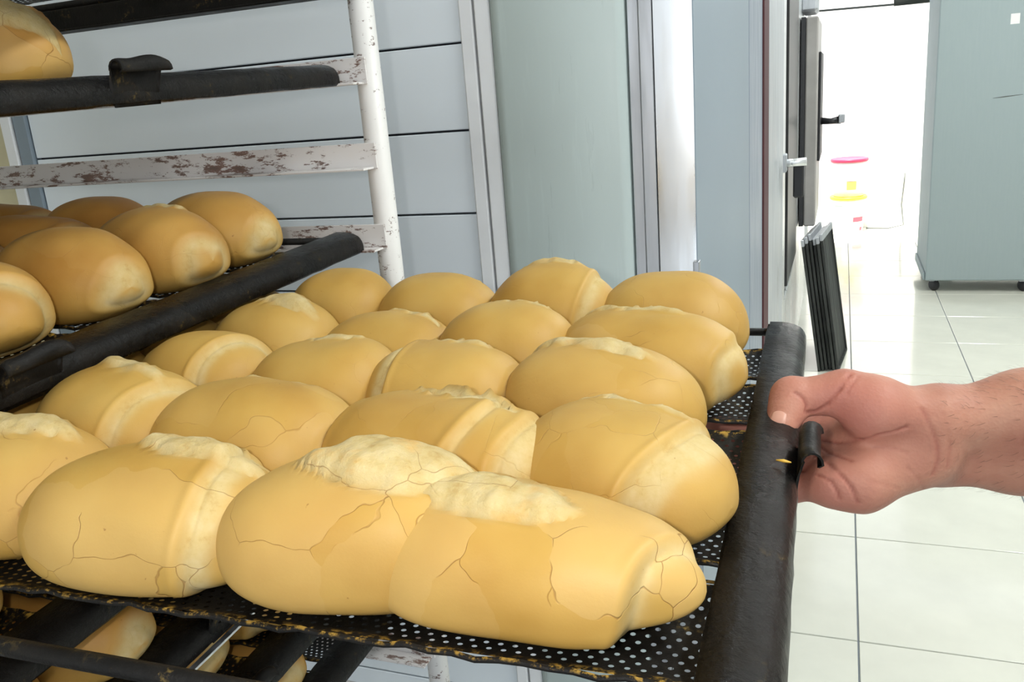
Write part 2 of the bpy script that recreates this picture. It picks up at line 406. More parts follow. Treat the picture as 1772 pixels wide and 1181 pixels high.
# baking trays leaning on the oven
lean = math.atan2(0.085, 0.62)
tray_words = ['against the oven', 'second from the oven', 'third from the oven', 'third from the outside', 'second from the outside', 'outermost']
for k in range(6):
    b = MB()
    th, Lh = 0.012, 0.60 + 0.012 * ((k * 7) % 3)
    b.box((0, 0, 0), (0.003, 0.36, Lh)); b.box((0, 0, 0), (th, 0.010, Lh), 0.001)
    b.box((0, 0.35, 0), (th, 0.36, Lh), 0.001); b.box((0, 0.010, 0), (th, 0.35, 0.010))
    x0 = -0.080 + k * 0.0165
    t_ = thing('baking_tray', 'black rimmed baking tray standing on edge, %s in the leaning stack' % tray_words[k], 'tray',
               (x0, 4.10 + 0.012 * ((k * 5) % 4), 0.002), 0, 'trays leaning on the oven')
    t_.rotation_euler = (0, -lean, math.radians(-6))
    b.obj('sheet', M['traymetal'], t_)
    MB().box((-0.001, -0.002, Lh - 0.001), (th + 0.001, 0.362, Lh + 0.030), 0.002).obj('end_rim', M['alu'], t_)

# refrigerator on castors
XR, YR = 0.502, 5.75
fr = thing('refrigerator', 'tall pale grey-green refrigerator on small castors by the bright doorway', 'refrigerator', (XR, YR, 0))
MB().box((0, 0, 0.074), (0.78, 0.70, 1.95), 0.006).obj('body', M['fridge'], fr)
MB().box((-0.012, 0.02, 0.074), (-0.001, 0.68, 0.12), 0.002).obj('side_bumper', M['fridge'], fr)
MB().box((0.36, -0.0015, 1.535), (0.405, 0, 1.59)).obj('sticker', M['sticker'], fr)
MB().tube([(0.30, -0.0004, 1.142), (0.36, -0.0004, 1.146), (0.45, -0.0004, 1.152)], [0.0008, 0.003, 0.001], 6).obj('scuff_mark', M['cable'], fr)
for x, y in ((0.05, 0.06), (0.535, 0.05), (0.05, 0.62), (0.73, 0.62)):
    c_ = MB().box((x - 0.022, y - 0.02, 0.060), (x + 0.022, y + 0.02, 0.0745), 0.003).obj('castor', M['dsteel'], fr)
    w = MB().lathe([(0.012, -0.016), (0.031, -0.014), (0.036, -0.007), (0.036, 0.007), (0.031, 0.014), (0.012, 0.016)], 20)
    w.obj('wheel', M['rubber'], c_, True, loc=(x + 0.006, y, 0.036), rot=(0, PI / 2, 0.7))

# buckets in the yard
def bucket(name, label, z, lidmat, prints):
    t_ = thing(name, label, 'bucket', (0.065, 8.08, z))
    MB().lathe([(0.118, 0), (0.122, 0.004), (0.140, 0.27), (0.146, 0.272), (0.146, 0.285), (0.140, 0.29), (0.141, 0.305)], 36).obj('body', M['plastic'], t_, True)
    MB().lathe([(0.10, 0.292), (0.152, 0.292), (0.154, 0.298), (0.154, 0.312), (0.148, 0.318), (0.138, 0.314), (0.05, 0.312)], 36).obj('lid', lidmat, t_, True)
    for (a0, a1, z0, z1, m) in prints:
        v = []; n = 8
        for k in range(n + 1):
            a = a0 + (a1 - a0) * k / n
            for zz in (z0, z1):
                r = 0.1225 + 0.018 * zz / 0.27 + 0.0012
                v.append((r * math.cos(a), r * math.sin(a), zz))
        obj('label_print', mesh('label_print', v, [(2*k, 2*k+2, 2*k+3, 2*k+1) for k in range(n)], m), t_)
    return t_
bucket('bucket', 'white plastic bucket with a yellow lid and red print, standing on the floor', 0, M['yellow'],
       [(-1.25, -0.45, 0.10, 0.14, M['print_red']), (-0.7, -0.45, 0.02, 0.05, M['print_red']), (-2.5, -1.9, 0.10, 0.24, M['print_green'])])
bucket('bucket', 'white plastic bucket with a red lid, standing on top of another bucket', 0.3185, M['redlid'], [(-1.7, -1.1, 0.06, 0.13, M['orange'])])
tag(MB().tube([(0.22, 8.2, 0.008), (0.4, 8.17, 0.008), (0.52, 8.2, 0.03), (0.50, 8.25, 0.2), (0.515, 8.27, 0.40), (0.52, 8.285, 0.47)], 0.006, 8)
    .obj('power_cable', M['cable'], smooth=True), 'thin dark cable hanging from the far wall to the floor', 'cable')
tag(MB().tube([(-0.215, 6.62, 1.765), (1.5, 6.62, 1.735)], 0.007, 8).box((0.3, 6.60, 1.745), (0.75, 6.64, 1.790), 0.003).obj('door_track', M['cable'], smooth=True),
    'thin dark rail across the top of the bright doorway', 'rail')

# ------------------------------------------------------------------ bread rack
rack = thing('bread_rack', 'white painted tube rack with rusty chipped angle rails', 'rack', (0, 0, 0))
XP, YB, YFt = -0.499, 0.895, 0.235
XL = -1.30
for x, y in ((XP, YB), (XL, YB), (XP, YFt), (XL, YFt)):
    MB().tube([(x, y, 0.06), (x, y, 1.9)], 0.0142, 20).obj('post', M['paint'], rack, True)
LV = {k: 1.222 + 0.0925 * (3 - k) for k in range(-1, 12)}      # top of the rail at level k
back = []
for k in range(-1, 12):
    z = LV[k]
    for y0, sgn in ((YB - 0.014, -1), (YFt + 0.014, 1)):
        b = MB()
        ya, yb_ = sorted((y0, y0 + sgn * 0.0025)); b.box((XL, ya, z - 0.029), (XP + 0.006, yb_, z), 0.0005)
        ya, yb_ = sorted((y0 + sgn * 0.0025, y0 + sgn * 0.026)); b.box((XL, ya, z - 0.029), (XP + 0.002, yb_, z - 0.0265), 0.0005)
        b.obj('rail', M['black' if k == 0 else 'rail'], rack)
for z in (0.12, 1.88):
    for y in (YB, YFt): MB().tube([(XL, y, z), (XP, y, z)], 0.012, 14).obj('crossbar', M['paint'], rack, True)
    MB().tube([(XL, YFt, z), (XL, YB, z)], 0.012, 14).obj('crossbar', M['paint'], rack, True)
for x in (XP, XL):
    for y in (YB, YFt):
        w = MB().lathe([(0.012, -0.013), (0.027, -0.011), (0.030, -0.004), (0.030, 0.004), (0.027, 0.011), (0.012, 0.013)], 18)
        w.obj('castor_wheel', M['rubber'], rack, True, loc=(x, y, 0.030), rot=(PI / 2, 0, 0))

# ------------------------------------------------------------------ perforated trays
TL, CW, PITCH = 0.74, 0.0775, 0.0992      # tray length, channel width, channel pitch
ROWS = [(i - 2) * PITCH - 0.010 for i in range(5)]
def channel_mesh():
    """trough with real punched holes, long axis x (from -TL+.03 to -.03)"""
    px = 0.0071; nx = int((TL - 0.06) / px); nv = 13; arc = CW * 1.05
    def zy(u):      # u in [-.5,.5] across the trough
        y = u * CW
        z = -0.0065 * (1 - (2 * abs(u)) ** 2.2)
        return y, z
    V = []; Fc = []; g = []
    hole = [(math.cos(a), math.sin(a)) for a in [2 * PI * k / 8 for k in range(8)]]
    sq = [(1, 0), (1, 1), (0, 1), (-1, 1), (-1, 0), (-1, -1), (0, -1), (1, -1)]
    key = {}
    def vert(x, u):
        q = (round(x * 1e5), round(u * 1e4))
        if q not in key:
            y, z = zy(u); key[q] = len(V); V.append((x, y, z)); g.append(max(0, (abs(2 * u) - 0.86) / 0.14))
        return key[q]
    hx, hu = px / 2, 0.5 / nv
    for i in range(nx):
        for j in range(nv):
            sh = (hx if j % 2 else 0)
            cx = -0.030 - hx - i * px - sh; cu = -0.5 + (j + 0.5) / nv
            o = [vert(cx + a * hx, cu + b * hu) for a, b in sq]
            if j in (0, nv - 1):
                Fc.append(tuple(o)); continue
            h = [vert(cx + a * 0.00135, cu + b * 0.00135 / CW) for a, b in hole]
            for k in range(8): Fc.append((o[k], o[(k+1) % 8], h[(k+1) % 8], h[k]))
    n = len(V)
    # folded lip along both long edges
    for sgn in (-1, 1):
        a0 = len(V); yE, zE = zy(0.5 * sgn)
        prof = [(0, 0), (0.0010 * sgn, 0.0008), (0.0022 * sgn, 0.0004), (0.0026 * sgn, -0.0006), (0.0024 * sgn, -0.0018)]
        N = 60
        for k in range(N + 1):
            x = -0.03 - k * (TL - 0.06) / N
            w = 0.0006 * math.sin(k * 2.7) + 0.0005 * math.sin(k * 1.3 + sgn)
            for q, (dy, dz) in enumerate(prof):
                V.append((x, yE + dy + w * 0.5, zE + dz + w)); g.append(0.55 if q < 3 else 0.0)
        m = len(prof)
        for k in range(N):
            for q in range(m - 1): Fc.append((a0 + k*m + q, a0 + (k+1)*m + q, a0 + (k+1)*m + q + 1, a0 + k*m + q + 1))
    me = mesh('channel', V, Fc, M['perf'])
    at = me.attributes.new('grease', 'FLOAT', 'POINT'); at.data.foreach_set('value', np.array(g, dtype=np.float32))
    return me
CH = channel_mesh()
def bar_mesh(mirror=False):
    """quarter-round end bar, outer face at x=0"""
    R = 0.033; RZ = 0.0215; prof = []
    n = 9
    for k in range(n + 1):
        a = PI / 2 * k / n
        prof.append((-R + R * math.sin(a) ** 0.62, 0.009 - RZ + RZ * math.cos(a) ** 0.62))
    prof = [(-R - 0.001, 0.004)] + prof
    inner = [(x - 0.0022, z - 0.0022) for x, z in reversed(prof)]
    full = prof + inner
    if mirror: full = [(-TL - x, z) for x, z in full][::-1]
    ys = [-0.294 + 0.588 * k / 40 for k in range(41)]
    b = MB().sweep(full, ys)
    rr = random.Random(3)
    b.v = [(x + rr.uniform(-.0004, .0004), y, z + rr.uniform(-.0004, .0004)) for x, y, z in b.v]
    return b.mesh('end_bar', M['bar'], True)
BAR_R, BAR_L = bar_mesh(), bar_mesh(True)
ROD_F = MB().tube([(-TL + 0.02, -0.289, -0.004), (-0.012, -0.289, -0.004)], 0.0048, 12).mesh('side_rod', M['black'], True)
ROD_B = MB().tube([(-TL + 0.02, 0.289, 0.0), (-0.012, 0.289, 0.0)], 0.0040, 12).mesh('side_rod', M['black'], True)
def bracket_mesh():
    """curled sheet-metal grip on the outer side of the end bar"""
    prof = [(-0.003, -0.016), (-0.001, 0.000), (0.0005, 0.012)]
    for k in range(9):
        a = PI - PI * 1.15 * k / 8
        prof.append((0.0062 + 0.0068 * math.cos(a), 0.0125 + 0.0080 * math.sin(a)))
    th = 0.0014
    inn = []
    for i, (x, z) in enumerate(prof):
        p, q = prof[max(i - 1, 0)], prof[min(i + 1, len(prof) - 1)]
        tx, tz = q[0] - p[0], q[1] - p[1]; l = math.hypot(tx, tz)
        inn.append((x + tz / l * th, z - tx / l * th))
    full = prof + inn[::-1]
    n = len(full); ys = [-0.027 + 0.054 * k / 12 for k in range(13)]
    v = []
    for y in ys:
        e = (abs(y) / 0.027) ** 6
        for x, z in full: v.append((x + 0.002 * e * (z > 0.01), y * (1 - 0.10 * (z < 0.0)), z - 0.0022 * e * (z > 0.012) + 0.0012 * math.sin(y * 130) * (z > 0.01)))
    f = [(i*n+k, i*n+(k+1) % n, (i+1)*n+(k+1) % n, (i+1)*n+k) for i in range(12) for k in range(n)]
    f += [tuple(range(n)), tuple(12*n + k for k in range(n))[::-1]]
    me = mesh('handle', v, f, M['black'])
    me.polygons.foreach_set('use_smooth', [len(p.vertices) <= 4 for p in me.polygons])
    return me
BRK = bracket_mesh()
def tray(label, x, y, z, rz=0.0, hy=0.03):
    t_ = thing('bread_tray', label, 'tray', (x, y, z), rz, 'perforated bread trays')
    obj('end_bar', BAR_R, t_); obj('end_bar', BAR_L, t_)
    obj('side_rod', ROD_F, t_); obj('side_rod', ROD_B, t_)
    for r in ROWS: obj('channel', CH, t_, (0, r, 0.0))
    obj('handle', BRK, t_, (0.0, hy, 0.0))
    return t_
YT = 0.550
TRAYS = {}
TRAYS[4] = tray('pulled-out black perforated bread tray gripped by the hand', -0.021, YT, 1.113, math.radians(1.3), -0.016)
XT = -0.512
names = {0: 'black tray on the topmost rail, seen from below', 1: 'black tray holding a torn-topped loaf above the empty rail',
         3: 'black tray of browned loaves on the rail just above the pulled-out tray',
         5: 'black tray of loaves on the rail just below the pulled-out tray', 6: 'black tray of loaves two rails below the pulled-out tray',
         7: 'black tray of loaves three rails below the pulled-out tray', 8: 'lowest visible black tray, four rails below the pulled-out tray'}
RX = 0.032
HY = {1: -0.008, 3: -0.16, 0: 0.1}
for k, lab in names.items():
    TRAYS[k] = tray(lab, XT + {0: -0.02, 1: -0.004, 3: 0.0, 5: 0.004, 6: 0.0, 7: 0.006, 8: 0.0}[k], 0.565, LV[k] - 0.0145 + (0.014 if k == 0 else 0), 0, HY.get(k, -0.02))
    TRAYS[k].rotation_euler[0] = RX
    TRAYS[k].location.z -= RX * 0.28

MB().box((0.0004, -0.290, -0.0175), (0.0068, 0.290, -0.0150), 0.0003).obj('edge_strip', M['alu'], TRAYS[6])
# ------------------------------------------------------------------ loaves
def wob(P, seed, scale, n=5):
    r = np.random.default_rng(seed); o = np.zeros(P.shape[:-1])
    for k in range(n):
        d = r.normal(size=3); d /= np.linalg.norm(d)
        o += np.sin(P @ d * scale * (0.6 + 0.25 * k) + r.uniform(0, 6.28)) / (1 + 0.4 * k)
    return o / 2.2
def sg(x): return 1 / (1 + np.exp(-np.clip(x, -40, 40)))
def loaf_mesh(L=0.15, W=0.098, H=0.074, seed=0, pl=2.6, pr=2.2, steps=(), score=None, nu=92, nv=72, bend=0.0, lean=0.0):
    """one roll, long axis x, resting on z=0. steps: (s, tilt, phase, dir, depth, pale); score: (s0, ls, th0, slope, w, bulge, lip)"""
    t = np.linspace(-1, 1, nu + 1); s = np.sin(PI / 2 * t) * 0.55 + t * 0.45
    s = np.clip(s, -1, 1)
    th = np.linspace(0, 2 * PI, nv, endpoint=False)
    S, T = np.meshgrid(s, th, indexing='ij')
    p = np.where(S < 0, pl, pr)
    rr = np.clip(1 - np.abs(S) ** p, 0, 1) ** 0.5
    cy, sz = np.cos(T), np.sin(T)
    y = W / 2 * np.sign(cy) * np.abs(cy) ** 0.92
    z = np.where(sz > 0, 0.60 * H * np.abs(sz) ** 0.92, -0.40 * H * np.abs(sz) ** 0.62)
    X = S * L / 2
    P = np.stack([X, y * rr, z * rr], -1)
    pale = np.zeros_like(S); torn = np.zeros_like(S)
    fac = np.ones_like(S); d = 0.0026 * wob(P, seed, 45) + 0.0011 * wob(P, seed + 9, 120)
    for (sc, tilt, ph, dr, dep, pw) in steps:
        x = (S - sc - tilt * np.sin(T + ph) - 0.02 * np.sin(3 * T + seed)) * dr
        fac *= 1 - dep * sg(x / 0.013)
        band = sg((x + 0.005) / 0.012) * sg((pw - x) / 0.02)
        pale = np.maximum(pale, 0.95 * band)
        d -= 0.0022 * np.exp(-((x - 0.012) / 0.022) ** 2)
        d += 0.0012 * np.exp(-((x + 0.05) / 0.04) ** 2)
    for sd, pp in ((-1, pl), (1, pr)):
        if pp > 2.9: pale = np.maximum(pale, 0.5 * sg((S * sd - 0.965) / 0.010))
    if score:
        s0, ls, t0, sl, w0, bulge, lip = score
        a = (S - s0) / ls
        wd = w0 * np.clip(1 - a * a, 0, 1) ** 0.95
        TB = (PI - T) % (2 * PI)
        dth = (TB - t0 - sl * (S - s0) + PI) % (2 * PI) - PI
        jag = (0.10 * wob(P, seed + 3, 150) + 0.06 * wob(P, seed + 4, 420)) * w0 + 0.02 * wob(P, seed + 2, 60)
        q = (dth + jag) / np.maximum(wd, 1e-3)
        tipf = np.clip((1 - np.abs(a)) / 0.25, 0, 1)
        inside = sg((1 - np.abs(q)) / 0.055) * (wd > 0.015) * tipf
        pale = np.maximum(pale, inside); torn = np.maximum(torn, inside)
        prof = np.clip(1 - q * q, 0, 1)
        d += inside * (bulge * prof ** 0.6 + 0.0016 * wob(P, seed + 5, 200) + 0.0010 * wob(P, seed + 6, 420))
        near = (wd > 0.015) * tipf
        d -= near * 0.0030 * np.exp(-((np.abs(q) - 0.93) / 0.10) ** 2)
        wlip = np.clip(1 - a * a, 0, 1) ** 0.5
        d += near * lip * wlip * np.exp(-((q - 1.12) / 0.14) ** 2) + near * 0.4 * lip * wlip * np.exp(-((q + 1.14) / 0.16) ** 2)
    yy = P[..., 1] * fac + cy * d * rr ** 0.5
    zz = P[..., 2] * (0.5 + 0.5 * fac) + sz * d * np.where(sz > 0, 1, 0.2) * rr ** 0.5 + 0.40 * H
    yy = yy + bend * (S ** 2 - 0.3) * L + lean * (zz - 0.4 * H)
    zz = np.maximum(zz, 0.0006)
    V = np.stack([X, yy, zz], -1).reshape(-1, 3)
    Fc = []
    for i in range(nu):
        for k in range(nv):
            k2 = (k + 1) % nv
            Fc.append((i*nv+k, (i+1)*nv+k, (i+1)*nv+k2, i*nv+k2))
    me = mesh('bread_loaf', V, [q[::-1] for q in Fc], M['bread'], True)
    for nm, arr in (('pale', pale), ('torn', torn)):
        at = me.attributes.new(nm, 'FLOAT', 'POINT'); at.data.foreach_set('value', arr.reshape(-1).astype(np.float32))
    return me
ZB = -0.0055       # loaf base relative to tray origin
def loaf(label, me, parent_tray, lx, row, rz=0.0, dy=0.0, group=None, toast_shade=0.0, cracks=0.3, dz=0.0, tilt=0.0, rx=0.0):
    t_ = TRAYS[parent_tray]
    th0 = t_.rotation_euler[2]
    x, y = lx, ROWS[row] + dy
    c, s_ = math.cos(th0), math.sin(th0)
    o = obj('bread_loaf', me, None, (t_.location.x + x * c - y * s_, t_.location.y + x * s_ + y * c, t_.location.z + ZB + dz + y * t_.rotation_euler[0]), (t_.rotation_euler[0], tilt, th0 + rz))
    tag(o, label, 'bread', group); o['toast_shade'] = float(toast_shade); o['cracks'] = float(cracks)
    return o
D = math.radians
GM = 'loaves on the pulled-out tray'
HP = PI / 2
# (label, mesh args, X centre in world, row, yaw deg, dy, cracks)
main = [
 # nearest row
 ('large cracked loaf nearest the camera beside the end bar, with a curled end', dict(L=.174, W=.082, H=.063, seed=11, pl=3.0, pr=2.4,
   steps=((.76, .15, .9, 1, .30, .05),), score=(-.20, .60, HP - 0.02, -.22, .40, .0040, .0025), nu=120, nv=96), -.143, 0, -2, .004, 1.0),
 ('nearest-row loaf with a wide pale split, left of the large cracked loaf', dict(L=.152, W=.094, H=.073, seed=12, pl=2.8, pr=2.8,
   steps=(), score=(.28, .72, HP - 0.06, -.12, .50, .0070, .0025), nu=120, nv=96), -.233, 0, 14, .010, .8),
 ('rounded nearest-row loaf with a pale vertical band at its right end', dict(L=.158, W=.096, H=.070, seed=13, pl=2.8, pr=3.2,
   steps=((.55, .05, 0, 1, .10, .15),), score=(.35, .55, HP + 0.28, .05, .34, .005, .002), nu=120, nv=96), -.358, 0, 5, .002, .8),
 ('nearest-row loaf cut by the left edge of the picture, pale split on top', dict(L=.150, W=.098, H=.078, seed=14, pl=3, pr=3,
   score=(.2, .6, HP + 0.18, 0, .34, .004, .003), nu=96, nv=72), -.487, 0, 6, .014, .5),
 ('nearest-row loaf deep inside the rack', dict(L=.14, W=.096, seed=15), -.635, 0, 0, 0, .2),
 # second row
 ('second-row loaf at the end bar with a pale twisted end', dict(L=.134, W=.098, H=.073, seed=21, pl=3.0, pr=2.8,
   steps=((.46, .12, .6, 1, .17, .26),), score=(-.1, .7, HP + 0.45, -.1, .08, .002, .003), nu=100, nv=80), -.115, 1, -20, -.001, .3),
 ('second-row loaf with an open torn slit and a banded tail', dict(L=.168, W=.100, H=.074, seed=22, pl=3.4, pr=3.0,
   steps=((.34, .08, .5, 1, .12, .04), (.66, .03, 0, 1, .05, .20), (-.84, .05, 0, -1, .12, .08)), score=(.10, .58, HP + 0.30, -.25, .16, -.003, .0055), nu=110, nv=88), -.226, 1, -9, .0, .2),
 ('smooth broad second-row loaf in the middle left of the tray', dict(L=.148, W=.100, H=.076, seed=23, pl=3.0, pr=3.2,
   steps=((.90, .03, 0, 1, .1, .1),), score=(.1, .5, HP + 0.50, 0, .10, .001, .002)), -.362, 1, 0, 0, .5),
 ('domed second-row loaf with a pale split crown and a pale seam at right', dict(L=.132, W=.100, H=.084, seed=24, pl=2.6, pr=3.0,
   steps=((.50, .16, .4, 1, .13, .09),), score=(.0, .7, HP + 0.24, -.2, .20, .003, .003)), -.471, 1, -8, .002, .1),
 ('second-row loaf in the shade under the upper tray', dict(L=.15, seed=25, pr=2.8), -.618, 1, 3, 0, .1),
 # third row
 ('third-row loaf nearest the end bar with a pale split along its top', dict(L=.143, W=.100, H=.078, seed=31, pl=3.2, pr=2.3,
   score=(-.15, .75, HP + 0.16, -.24, .22, .004, .003), nu=96, nv=80), -.150, 2, -8, 0, .4),
 ('third-row loaf with a pale curved band at its left', dict(L=.124, W=.100, H=.077, seed=32, pl=3.2, pr=3.4,
   steps=((-.50, .05, 0, -1, .08, .16), (.86, .04, 0, 1, .1, .1)), score=(.05, .55, HP + 0.38, -.2, .12, .001, .004)), -.266, 2, -3, 0, .1),
 ('smooth third-row loaf with a small pale patch on its top', dict(L=.122, W=.100, H=.078, seed=33, pl=2.8, pr=3.4,
   steps=((.85, .05, .3, 1, .12, .1),), score=(.10, .45, HP + 0.28, 0, .15, .002, .002)), -.366, 2, 2, 0, .1),
 ('third-row loaf with a pale seam at its right end', dict(L=.118, W=.100, H=.085, seed=34, pl=2.4, pr=3.0,
   steps=((.62, .20, 2.2, 1, .14, .14), (-.75, .05, 0, -1, .1, .1))), -.474, 2, -6, 0, .05),
 ('third-row loaf in the shade under the upper tray', dict(L=.14, seed=35), -.608, 2, 0, 0, .1),
 # fourth row
 ('fourth-row loaf at the end bar with cracked crust and a pale knobbed tip', dict(L=.155, W=.100, H=.079, seed=41, pl=2.8, pr=2.4,
   steps=((.80, .06, 0, 1, .16, .10),), score=(-.20, .66, HP + 0.20, -.15, .15, .003, .004), nu=96, nv=80), -.136, 3, -11, 0, .8),
 ('fourth-row domed loaf with a thin slit at its crown', dict(L=.122, W=.100, H=.083, seed=42, pl=2.8, pr=2.8,
   score=(.1, .6, HP + 0.32, -.2, .10, .001, .004)), -.252, 3, 0, .002, .05),
 ('low smooth fourth-row loaf between two taller ones', dict(L=.126, W=.100, H=.074, seed=43, pl=2.8, pr=3,
   score=(.35, .5, HP + 0.33, -.1, .10, .002, .004)), -.362, 3, -3, -.002, .05),
 ('fourth-row loaf with a broad pale flaky crown', dict(L=.128, W=.100, H=.084, seed=44, pl=2.6, pr=3.0,
   score=(.15, .70, HP + 0.12, -.25, .28, .004, .003)), -.476, 3, -5, .0, .1),
 ('fourth-row loaf in the shade under the upper tray', dict(L=.14, seed=45), -.605, 3, 2, 0, .1),
 # farthest row
 ('plump farthest-row loaf at the end bar, standing highest at right', dict(L=.136, W=.100, H=.086, seed=51, pl=2.8, pr=2.6,
   score=(.3, .4, HP + 0.70, 0, .05, .001, .002), nu=90, nv=72), -.134, 4, -6, 0, .35),
 ('farthest-row loaf with a split crown and a folded pale end', dict(L=.130, W=.100, H=.093, seed=52, pl=2.5, pr=2.8,
   steps=((.55, .07, .4, 1, .14, .12),), score=(-.1, .6, HP + 0.30, -.1, .14, .003, .003)), -.241, 4, -3, .002, .1),
 ('smooth farthest-row loaf just left of the one with the split crown', dict(L=.128, W=.100, H=.086, seed=53, pl=2.6, pr=3.2,
   score=(.2, .5, HP + 0.60, 0, .08, .001, .003)), -.357, 4, 0, 0, .05),
 ('farthest-row smooth loaf in front of the rack post', dict(L=.116, W=.100, H=.092, seed=54, pl=2.5, pr=3.0), -.463, 4, 0, 0, .1),
 ('farthest-row loaf in the shade under the upper tray', dict(L=.14, seed=55), -.59, 4, 0, 0, .1),
]
t4 = TRAYS[4]
for lab, kw, xw, row, yaw, dy, ck in main:
    loaf(lab, loaf_mesh(**kw), 4, xw - t4.location.x, row, D(yaw), dy, GM, 0.0, ck)
# loaves in the rack share a few shapes
LM = [loaf_mesh(L=.158, W=.100, H=.080, seed=61, pl=2.6, pr=2.3, steps=((.86, .05, 0, 1, .22, .07),), score=(-.15, .55, HP + .3, 0, .22, .003, .004)),
      loaf_mesh(L=.160, W=.098, H=.078, seed=62, pl=2.6, pr=2.2, steps=((.62, .10, .4, 1, .20, .10),)),
      loaf_mesh(L=.150, W=.102, H=.080, seed=63, pl=2.8, pr=2.5, steps=((.90, .03, 0, 1, .25, .1),)),
      loaf_mesh(L=.152, W=.100, H=.080, seed=64, pl=2.6, pr=2.4, score=(0, .8, HP + .15, 0, .40, .005, .005))]
rown = ['nearest', 'second', 'third', 'fourth', 'farthest']
for row, (mi, dx, yaw) in enumerate(((3, -.118, 6), (1, -.112, -16), (2, -.108, -10), (0, -.102, -14), (2, -.112, -9))):
    loaf('browned %s-row loaf at the end bar of the tray above the pulled-out one' % rown[row], LM[mi], 3, dx, row, D(yaw), 0, 'loaves on the upper tray', .5, .2)
for row, (mi, dx, yaw) in enumerate(((1, -.275, 0), (3, -.270, -4), (0, -.262, -8), (1, -.268, 5), (2, -.27, -5))):
    loaf('browned %s-row loaf, second from the end bar on the tray above the pulled-out one' % rown[row], LM[mi], 3, dx, row, D(yaw), 0, 'loaves on the upper tray', .9, .1)  # deeper brown than the end column, shade put into the crust colour
for row in range(1, 5):
    loaf('browned %s-row loaf, third from the end bar on the tray above the pulled-out one' % rown[row], LM[(row + 1) % 4], 3, -.425, row, D(3 * row - 6), 0, 'loaves on the upper tray', .9, .1)
loaf('crusty torn loaf on the high tray at the upper left', loaf_mesh(L=.15, W=.10, H=.084, seed=71, score=(.25, .95, HP - .35, .2, .75, .004, .005)), 1, -.160, 2, D(8), .008, 'loaves on the high tray', .9, .9, .0)
loaf('brown loaf behind the torn loaf on the high tray', LM[0], 1, -.36, 2, D(5), .0, 'loaves on the high tray', .9, .3)
below = {5: 'just below', 6: 'two rails below', 7: 'three rails below', 8: 'four rails below'}
for k, wd in below.items():
    for row in range(4):
        dx = {5: -.108, 6: -.100, 7: -.104, 8: -.104}[k] + .012 * math.sin(row * 2.3 + k)
        loaf('%s-row loaf at the end bar of the tray %s the pulled-out one' % (rown[row], wd), LM[(row * 2 + k) % 3], k, dx, row, D(6 * math.sin(row * 3 + k)), 0, 'loaves on the lower trays', .75, .1)  # crust browned further to carry the shade between the lower trays
        if k < 8 and row < 3:
            loaf('%s-row loaf second from the end bar of the tray %s the pulled-out one' % (rown[row], wd), LM[(row + k) % 4], k, dx - .155, row, D(4 * math.sin(row * 5 + k)), 0, 'loaves on the lower trays', .75, .1)

# ------------------------------------------------------------------ hand and forearm
def ray(px, py):
    v = RC @ _d(px, py); return v / np.linalg.norm(v)
def at(px, py, y):           # picture point at real depth y
    v = ray(px, py); return CAM + v * (y / v[1])
def atz(px, py, z):
    v = ray(px, py); return CAM + v * ((z - CAM[2]) / v[2])
def cone(P, a, b, ra, rb):
    a, b = np.asarray(a, np.float32), np.asarray(b, np.float32)
    ab = b - a; t = np.clip(((P - a) @ ab) / float(ab @ ab), 0, 1)
    return np.linalg.norm(P - a - t[..., None] * ab, axis=-1) - (ra + (rb - ra) * t)
def smin(a, b, k):
    h = np.clip(0.5 + 0.5 * (b - a) / k, 0, 1)
    return b + (a - b) * h - k * h * (1 - h)
